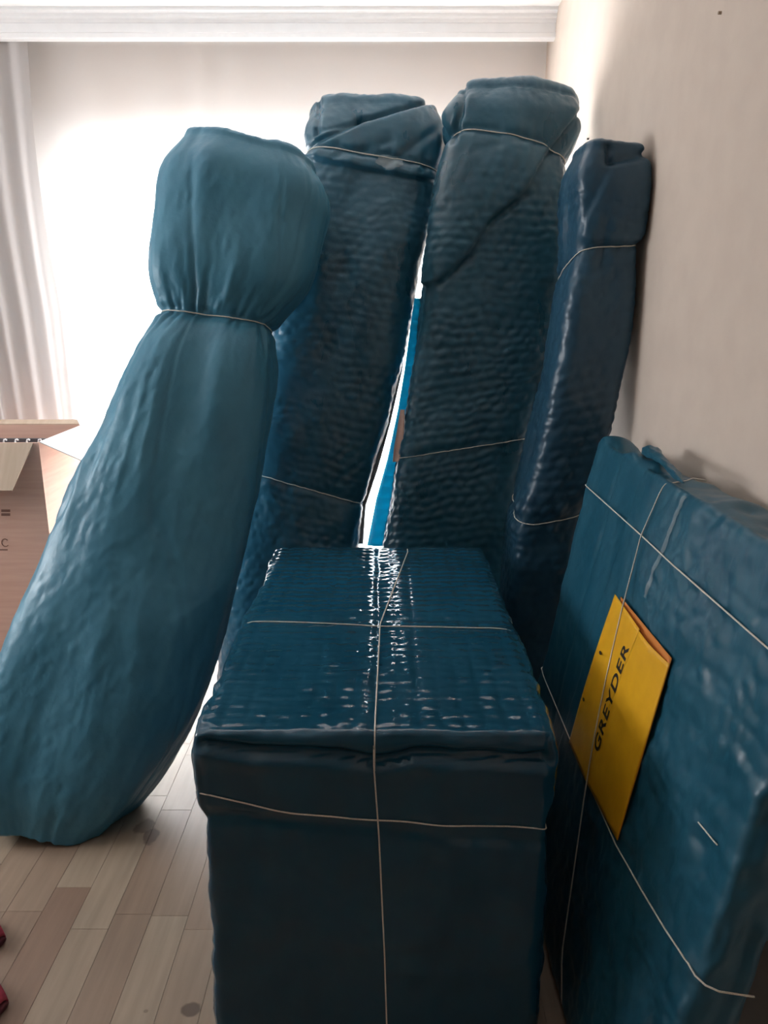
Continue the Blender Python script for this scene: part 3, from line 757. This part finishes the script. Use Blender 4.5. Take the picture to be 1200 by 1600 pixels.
d = d+top*(.010*noise3(a*9, 0, c2*20, 94)+.016*np.exp(-((a+.10)/.16)**2)*sstep(.02, -.05, c2)+.006*noise3(a*22, 0, c2*30, 95)-.012*np.exp(-((a-.15)/.03)**2))
d = d+sstep(.4, .9, -nF[:, 0])*(.006*ridge(b2*8, c2*20, 0, 96, 2))
PFd = PF+nF*d[:, None]
PWF = org+PFd[:, 0:1]*e1+PFd[:, 1:2]*up+PFd[:, 2:3]*nf
PWF[:, 2] = np.maximum(PWF[:, 2], .004); PWF[:, 0] = np.minimum(PWF[:, 0], XW-.004)
rootF = empty('flat_parcel', (.45, (YF0+YF1)/2, 0), 'flat teal film wrapped parcel leaning on the right wall, tied with string', 'wrapped parcel')
FFo = FF[:, ::-1] if np.dot(np.cross(e1, up), nf) < 0 else FF
link_mesh('wrapping', PWF, FFo, M_panel, rootF)
bvF = BVHTree.FromPolygons([tuple(v) for v in PWF], [tuple(q) for q in FF])
pf_o = org+nf*(Tf/2+.012)
def panp(px, py, off=0.0): return on_plane(px, py, pf_o+nf*off, nf)
u0 = panp(916, 762); u1 = panp(1005, 838); u2 = panp(1200, 1012)
def ext(p, Y): q = p.copy(); q[1] = Y; return q
u3 = ext(u2, YF0-.02); u_1 = ext(u0, YF1+.02)
def around(a_, b_, pts):                     # carry a string over the parcel's two edges
    m_ = taut_pts(bvF, pts, nf); f_, l_ = m_[0], m_[-1]
    return np.concatenate([[f_+a_*.046-nf*.085, f_+a_*.046-nf*.03, f_+a_*.038-nf*.012, f_+a_*.022-nf*.002], m_, [l_+b_*.022-nf*.002, l_+b_*.038-nf*.012, l_+b_*.046-nf*.03, l_+b_*.046-nf*.085]])
string_of(around(e1, -e1, [ext(u0, YF1-.03), u0, u1, u2, ext(u2, YF0+.03)]), rootF)
l0 = panp(846, 1062); l1 = panp(965, 1320); l2 = panp(1058, 1478); l3 = ext(l2+up*.004, YF0-.02)
string_of(around(e1, -e1, [ext(l0, YF1-.03), l0, l1, l2, ext(l2+up*.004, YF0+.03)]), rootF)
w0 = panp(1040, 745); w1 = panp(1005, 838); w2 = panp(975, 985); w3 = panp(922, 1250); w4 = panp(880, 1480); w5 = panp(868, 1600)
# clear tape down the overlap
def panel_strip(name, c0, c1, w, mat_, off=.003, n=60):
    p0, p1 = panp(*c0), panp(*c1); V = []
    for i in range(n+1):
        p = p0+(p1-p0)*i/n
        for s_ in (-1, 0, 1):
            q = p+e1*w*.5*s_; h_, nn, _, _ = bvF.find_nearest(Vector(q)); V.append(np.array(h_)+nf*(off+.0012*float(noise3(i*.5, s_*.7, 0, 5))))
    Fc = [(i*3+k, i*3+k+1, i*3+k+4, i*3+k+3) for i in range(n) for k in (0, 1)]
    return link_mesh(name, V, Fc, mat_, rootF)
o = panel_strip('tape', (1068, 772), (1010, 935), .016, M_tape); o['label'] = 'shiny clear tape'
# rolled scrap of wrap lying along the top edge
p0 = on_plane(1012, 700, (0, 0, 1.165), np.array([0, 0, 1.])); p1 = on_plane(1068, 752, (0, 0, 1.165), np.array([0, 0, 1.]))
n = 60; V = []; seg = 24
for i in range(n+1):
    q = i/n; c = p0+(p1-p0)*q+np.array([0, 0, -.004+.006*math.sin(3*q)])
    rad = (.0165+.003*math.sin(9*q))*(1-.65*q)*(min(1, (q+.02)/.08)**.5)*(min(1, (1.02-q)/.15)**.6)
    for k in range(seg):
        th = 2*math.pi*k/seg; rr = rad*(1+.30*float(noise3(q*12, math.cos(th)*2, math.sin(th)*2, 4))+.08*math.cos(th*3+q*8))
        V.append(c+np.array([rr*math.cos(th), -.25*rr*math.cos(th), rr*.8*math.sin(th)]))
Fc = [(i*seg+k, i*seg+(k+1) % seg, (i+1)*seg+(k+1) % seg, (i+1)*seg+k) for i in range(n) for k in range(seg)]+[tuple(range(seg))[::-1], tuple(n*seg+k for k in range(seg))]
o = MB().add(V, Fc).build('wrap_fold', M_panel, rootF, smooth=True); o['label'] = 'bunched wrap folded along the top edge'
# short loose end of string low on the panel
wrap_string(bvF, [panp(1086, 1278), panp(1098, 1300), panp(1122, 1325)], rootF, .0013, off=.002, name='string_end')

# ------------------------------------------------------------------ yellow carrier card tucked under the strings
bq = [panp(965, 929, .004), panp(1047, 1038, .004), panp(965, 1313, .004), panp(893, 1160, .004)]     # TL TR BR BL
bTL, bTR, bBR, bBL = [np.array(p) for p in bq]
fT = bTL+(bTR-bTL)*.56; fB = bBL+(bBR-bBL)*.44
cen = (bTL+bTR+bBR+bBL)/4
rootY = empty('paper_bag', tuple(map(float, bBR)), 'folded yellow paper bag with black lettering tucked under the strings of the flat parcel', 'paper bag')
def sheet(name, quad, mat_, off0, bow, nu=24, nv=40, thick=.0012, parent=rootY):
    q = [np.array(p) for p in quad]; V = []
    for i in range(nu+1):
        for j in range(nv+1):
            a_, b_ = i/nu, j/nv
            p = (q[0]*(1-a_)+q[1]*a_)*(1-b_)+(q[3]*(1-a_)+q[2]*a_)*b_
            V.append(p+nf*(off0+bow(a_, b_)))
    Fc = np.array([(i*(nv+1)+j, (i+1)*(nv+1)+j, (i+1)*(nv+1)+j+1, i*(nv+1)+j+1) for i in range(nu) for j in range(nv)])
    ob = link_mesh(name, V, Fc, mat_, parent); s_ = ob.modifiers.new('thickness', 'SOLIDIFY'); s_.thickness = thick; s_.offset = 0
    return ob
bowL = lambda a_, b_: .004*math.sin(math.pi*b_)+.004*a_
bowR = lambda a_, b_: .004*math.sin(math.pi*b_)*(1-a_)+.004+.005*math.sin(math.pi*a_)*(1-b_)-.009*a_
sheet('back_sheet', [bTL+(bTR-bTL)*.07+up*.004, bTR+up*.012, bBR, bBL], M_yellow_in, .000, lambda a_, b_: 0)
sheet('front_sheet', [bTL, fT, fB, bBL], M_yellow, .006, bowL)
sheet('side_panel', [fT-up*.004, bTR, bBR, fB], M_yellow, .006, bowR)
# the upright string passes over the bag
allv = [tuple(v) for v in PWF]; allf = [tuple(q) for q in FF]; oY = np.array(rootY['_o'])
for nm in ('front_sheet', 'side_panel'):
    me_ = [o_ for o_ in rootY.children if o_.name == nm][0].data; k0 = len(allv)
    allv += [tuple(np.array(v.co)+oY+nf*.0008) for v in me_.vertices]; allf += [tuple(i_+k0 for i_ in p_.vertices) for p_ in me_.polygons]
bvA = BVHTree.FromPolygons(allv, allf)
wt = taut_pts(bvA, [w0+up*.012, w0, w1, w2, w3, w4, w5], nf)
string_of(np.concatenate([[wt[0]+up*.010-nf*.030-e1*.02, wt[0]+up*.008-nf*.010-e1*.004], wt]), rootF)
# punched handle slots along the left edge
for (px, py) in ((937, 1020), (911, 1093)):
    c = panp(px+1, py, .0185); dv = (bBL-bTL)/np.linalg.norm(bBL-bTL); wv = (bTR-bTL)/np.linalg.norm(bTR-bTL)
    pts = [c+dv*.004*math.cos(t_)+wv*.007*math.sin(t_) for t_ in np.linspace(0, 2*math.pi, 14, endpoint=False)]
    MB().slab(pts, nf, .0008).build('handle_hole', M_ink, rootY)
# lettering
tx0, tx1 = panp(934, 1178, .018), panp(982, 1012, .018)
ex_ = tx1-tx0; tl = np.linalg.norm(ex_); ex_ /= tl; ey_ = np.cross(nf, ex_)
cu = bpy.data.curves.new('lettering', 'FONT'); cu.body = 'GREYDER'; cu.size = 1.0; cu.space_character = 1.12; cu.offset = .022; cu.extrude = 0; cu.align_x = 'LEFT'
to = bpy.data.objects.new('lettering_source', cu); COL.objects.link(to)
dg = bpy.context.evaluated_depsgraph_get(); me = bpy.data.meshes.new_from_object(to.evaluated_get(dg))
tv = np.array([v.co[:] for v in me.vertices]); tf = [tuple(p.vertices) for p in me.polygons]
bpy.data.objects.remove(to); bpy.data.curves.remove(cu); bpy.data.meshes.remove(me)
tw = tv[:, 0].max()-tv[:, 0].min(); kx = tl/tw; ky = .036/(tv[:, 1].max())
tv[:, 0] -= tv[:, 0].min()
TV = tx0+tv[:, 0:1]*kx*ex_+tv[:, 1:2]*ky*ey_
bs = bpy.data.objects['front_sheet'].data; oY = np.array(rootY['_o'])
bvY = BVHTree.FromPolygons([tuple(np.array(v.co)+oY) for v in bs.vertices], [tuple(p_.vertices) for p_ in bs.polygons])
for i in range(len(TV)):
    h_, nn, _, _ = bvY.find_nearest(Vector(TV[i])); TV[i] += nf*(np.dot(np.array(h_)-TV[i], nf)+.0012)
link_mesh('lettering', TV, tf, M_ink, rootY, smooth=False)

# ------------------------------------------------------------------ open carton by the window
cx1, cy0, cy1, cz = -1.35, 2.97, 3.44, .985; cx0 = -2.02; ct = .006
rootK = empty('carton', ((cx0+cx1)/2, (cy0+cy1)/2, 0), 'tall brown cardboard carton standing open by the lace drape', 'carton')
MB().box(cx0, cx1, cy0, cy0+ct, 0.001, cz).build('front_panel', M_card, rootK)
MB().box(cx0, cx1, cy1-ct, cy1, 0.001, cz).build('back_panel', M_card, rootK)
MB().box(cx1-ct, cx1, cy0+ct, cy1-ct, 0.001, cz).build('side_panel', M_card, rootK)
MB().box(cx0, cx0+ct, cy0+ct, cy1-ct, 0.001, cz).build('side_panel', M_card, rootK)
MB().box(cx0+ct, cx1-ct, cy0+ct, cy1-ct, 0.001, .008).build('bottom', M_card, rootK)
# flaps
ff = [(cx0+.02, cy0, cz), (cx1-.022, cy0, cz), (cx1-.072, cy0-.115, cz-.165), (cx0+.09, cy0-.115, cz-.165)]
MB().slab(ff, (0, .82, -.57), .005).build('flap', M_card_in, rootK)
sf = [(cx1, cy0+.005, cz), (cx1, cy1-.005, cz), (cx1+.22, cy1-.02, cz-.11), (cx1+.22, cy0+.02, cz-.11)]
MB().slab(sf, (.45, 0, 1), .004).build('flap', M_card_lit, rootK)  # same card as the carton, window glare painted into the flap's colour
bf = [(cx0+.02, cy1, cz), (cx1-.02, cy1, cz), (cx1-.04, cy1+.03, cz+.016), (cx0+.04, cy1+.03, cz+.016)]
MB().slab(bf, (0, -.3, 1), .004).build('flap', M_card_in, rootK)
sf = [(cx0, cy0+.005, cz), (cx0, cy1-.005, cz), (cx0-.22, cy1-.02, cz-.06), (cx0-.22, cy0+.02, cz-.06)]
MB().slab(sf, (-.25, 0, 1), .004).build('flap', M_card_in, rootK)
# printed marks on its front
fn = np.array([0, 1., 0]); yo = (0, cy0-.0006, 0)
m = MB()
for (xa, xb, ya, yb) in ((2, 16, 796, 800), (2, 16, 802, 806)):
    q = [on_plane(*c, yo, fn) for c in ((xa, ya), (xb, ya), (xb, yb), (xa, yb))]; m.slab(q, (0, -1, 0), .0004)
m.build('printed_mark', M_print, rootK)
c = on_plane(8, 848, yo, fn); m = MB()
ring_pts = [c+np.array([.014*math.cos(t_), 0, .016*math.sin(t_)]) for t_ in np.linspace(.7, 5.6, 20)]
V, Fc = tube(ring_pts, .0016, 5); m.add(V, Fc)
q = [on_plane(*c_, yo, fn) for c_ in ((-2, 858), (12, 858), (12, 860), (-2, 860))]; m.slab(q, (0, -1, 0), .0004)
m.build('printed_mark', M_print, rootK)
# a rack of pegs inside
rx0, rx1, ry, rz = cx0+.02, cx1-.02, cy0+.09, .986
rootR = empty('peg_rack', ((rx0+rx1)/2, ry, .008), 'dark rack with small white pegs standing inside the carton', 'rack')
MB().box(rx0, rx1, ry+.02, ry+.035, .009, rz-.004).build('back_board', M_dark, rootR)
MB().box(rx0, rx1, ry-.03, ry+.02, rz-.05, rz-.04).build('shelf', M_dark, rootR)
for i in range(14):
    xx = cx1-.028-i*.046
    if xx < rx0+.02: break
    V, Fc = tube([(xx, ry-.03, rz-.04), (xx, ry-.03, rz-.006), (xx+.002, ry-.03, rz), (xx+.008, ry-.03, rz+.002), (xx+.012, ry-.03, rz-.003)], .0035, 8)
    MB().add(V, Fc).build('peg', M_pvc, rootR, smooth=True)

# ------------------------------------------------------------------ slippers at the left edge of the picture
def slipper(tip, yaw, label):
    r = empty('slipper', (0, 0, 0), label, 'slipper', 'pair of red slippers')
    L = .25; n = 40; seg = 28
    def half(q): return .048*(math.sin(math.pi*min(1, (q*.92+.02)))**.45)*(1-.18*math.cos(2*math.pi*(q-.1)))
    V = []; 
    for i in range(n+1):                     # sole outline, lofted
        q = i/n; w = max(.002, half(q))
        for k in range(seg):
            th = 2*math.pi*k/seg; V.append((-L+L*q, w*math.cos(th), .009+.009*math.sin(th)))
    Fc = [(i*seg+k, i*seg+(k+1) % seg, (i+1)*seg+(k+1) % seg, (i+1)*seg+k) for i in range(n) for k in range(seg)]+[tuple(range(seg))[::-1], tuple(n*seg+k for k in range(seg))]
    MB().add(V, Fc).build('sole', M_sole, r, smooth=True)
    V = []; n2 = 24
    for i in range(n2+1):                    # vamp over the toes
        q = .42+.575*i/n2; w = max(.003, half(q)*1.02); hgt = .058*math.sqrt(max(0.004, 1-((q-.42)/.59)**2))
        for k in range(15):
            th = math.pi*k/14; V.append((-L+L*q, w*math.cos(th), .012+hgt*math.sin(th)**.8))
    Fc = [(i*15+k, i*15+k+1, (i+1)*15+k+1, (i+1)*15+k) for i in range(n2) for k in range(14)]
    v_ = MB().add(V, Fc).build('vamp', M_red, r, smooth=True); s_ = v_.modifiers.new('thickness', 'SOLIDIFY'); s_.thickness = .004
    r.location = (tip[0], tip[1], 0.001); r.rotation_euler = (0, 0, yaw)
    return r
p = on_floor(-1, 1470, .02); slipper(p, -.35, 'red slipper at left edge, the farther one, only its toe showing')
p = on_floor(2, 1572, .02); slipper(p, -.35, 'red slipper at left edge, the nearer one, by the bottom corner')

for ob in bpy.data.objects:
    if '_o' in ob: del ob['_o']
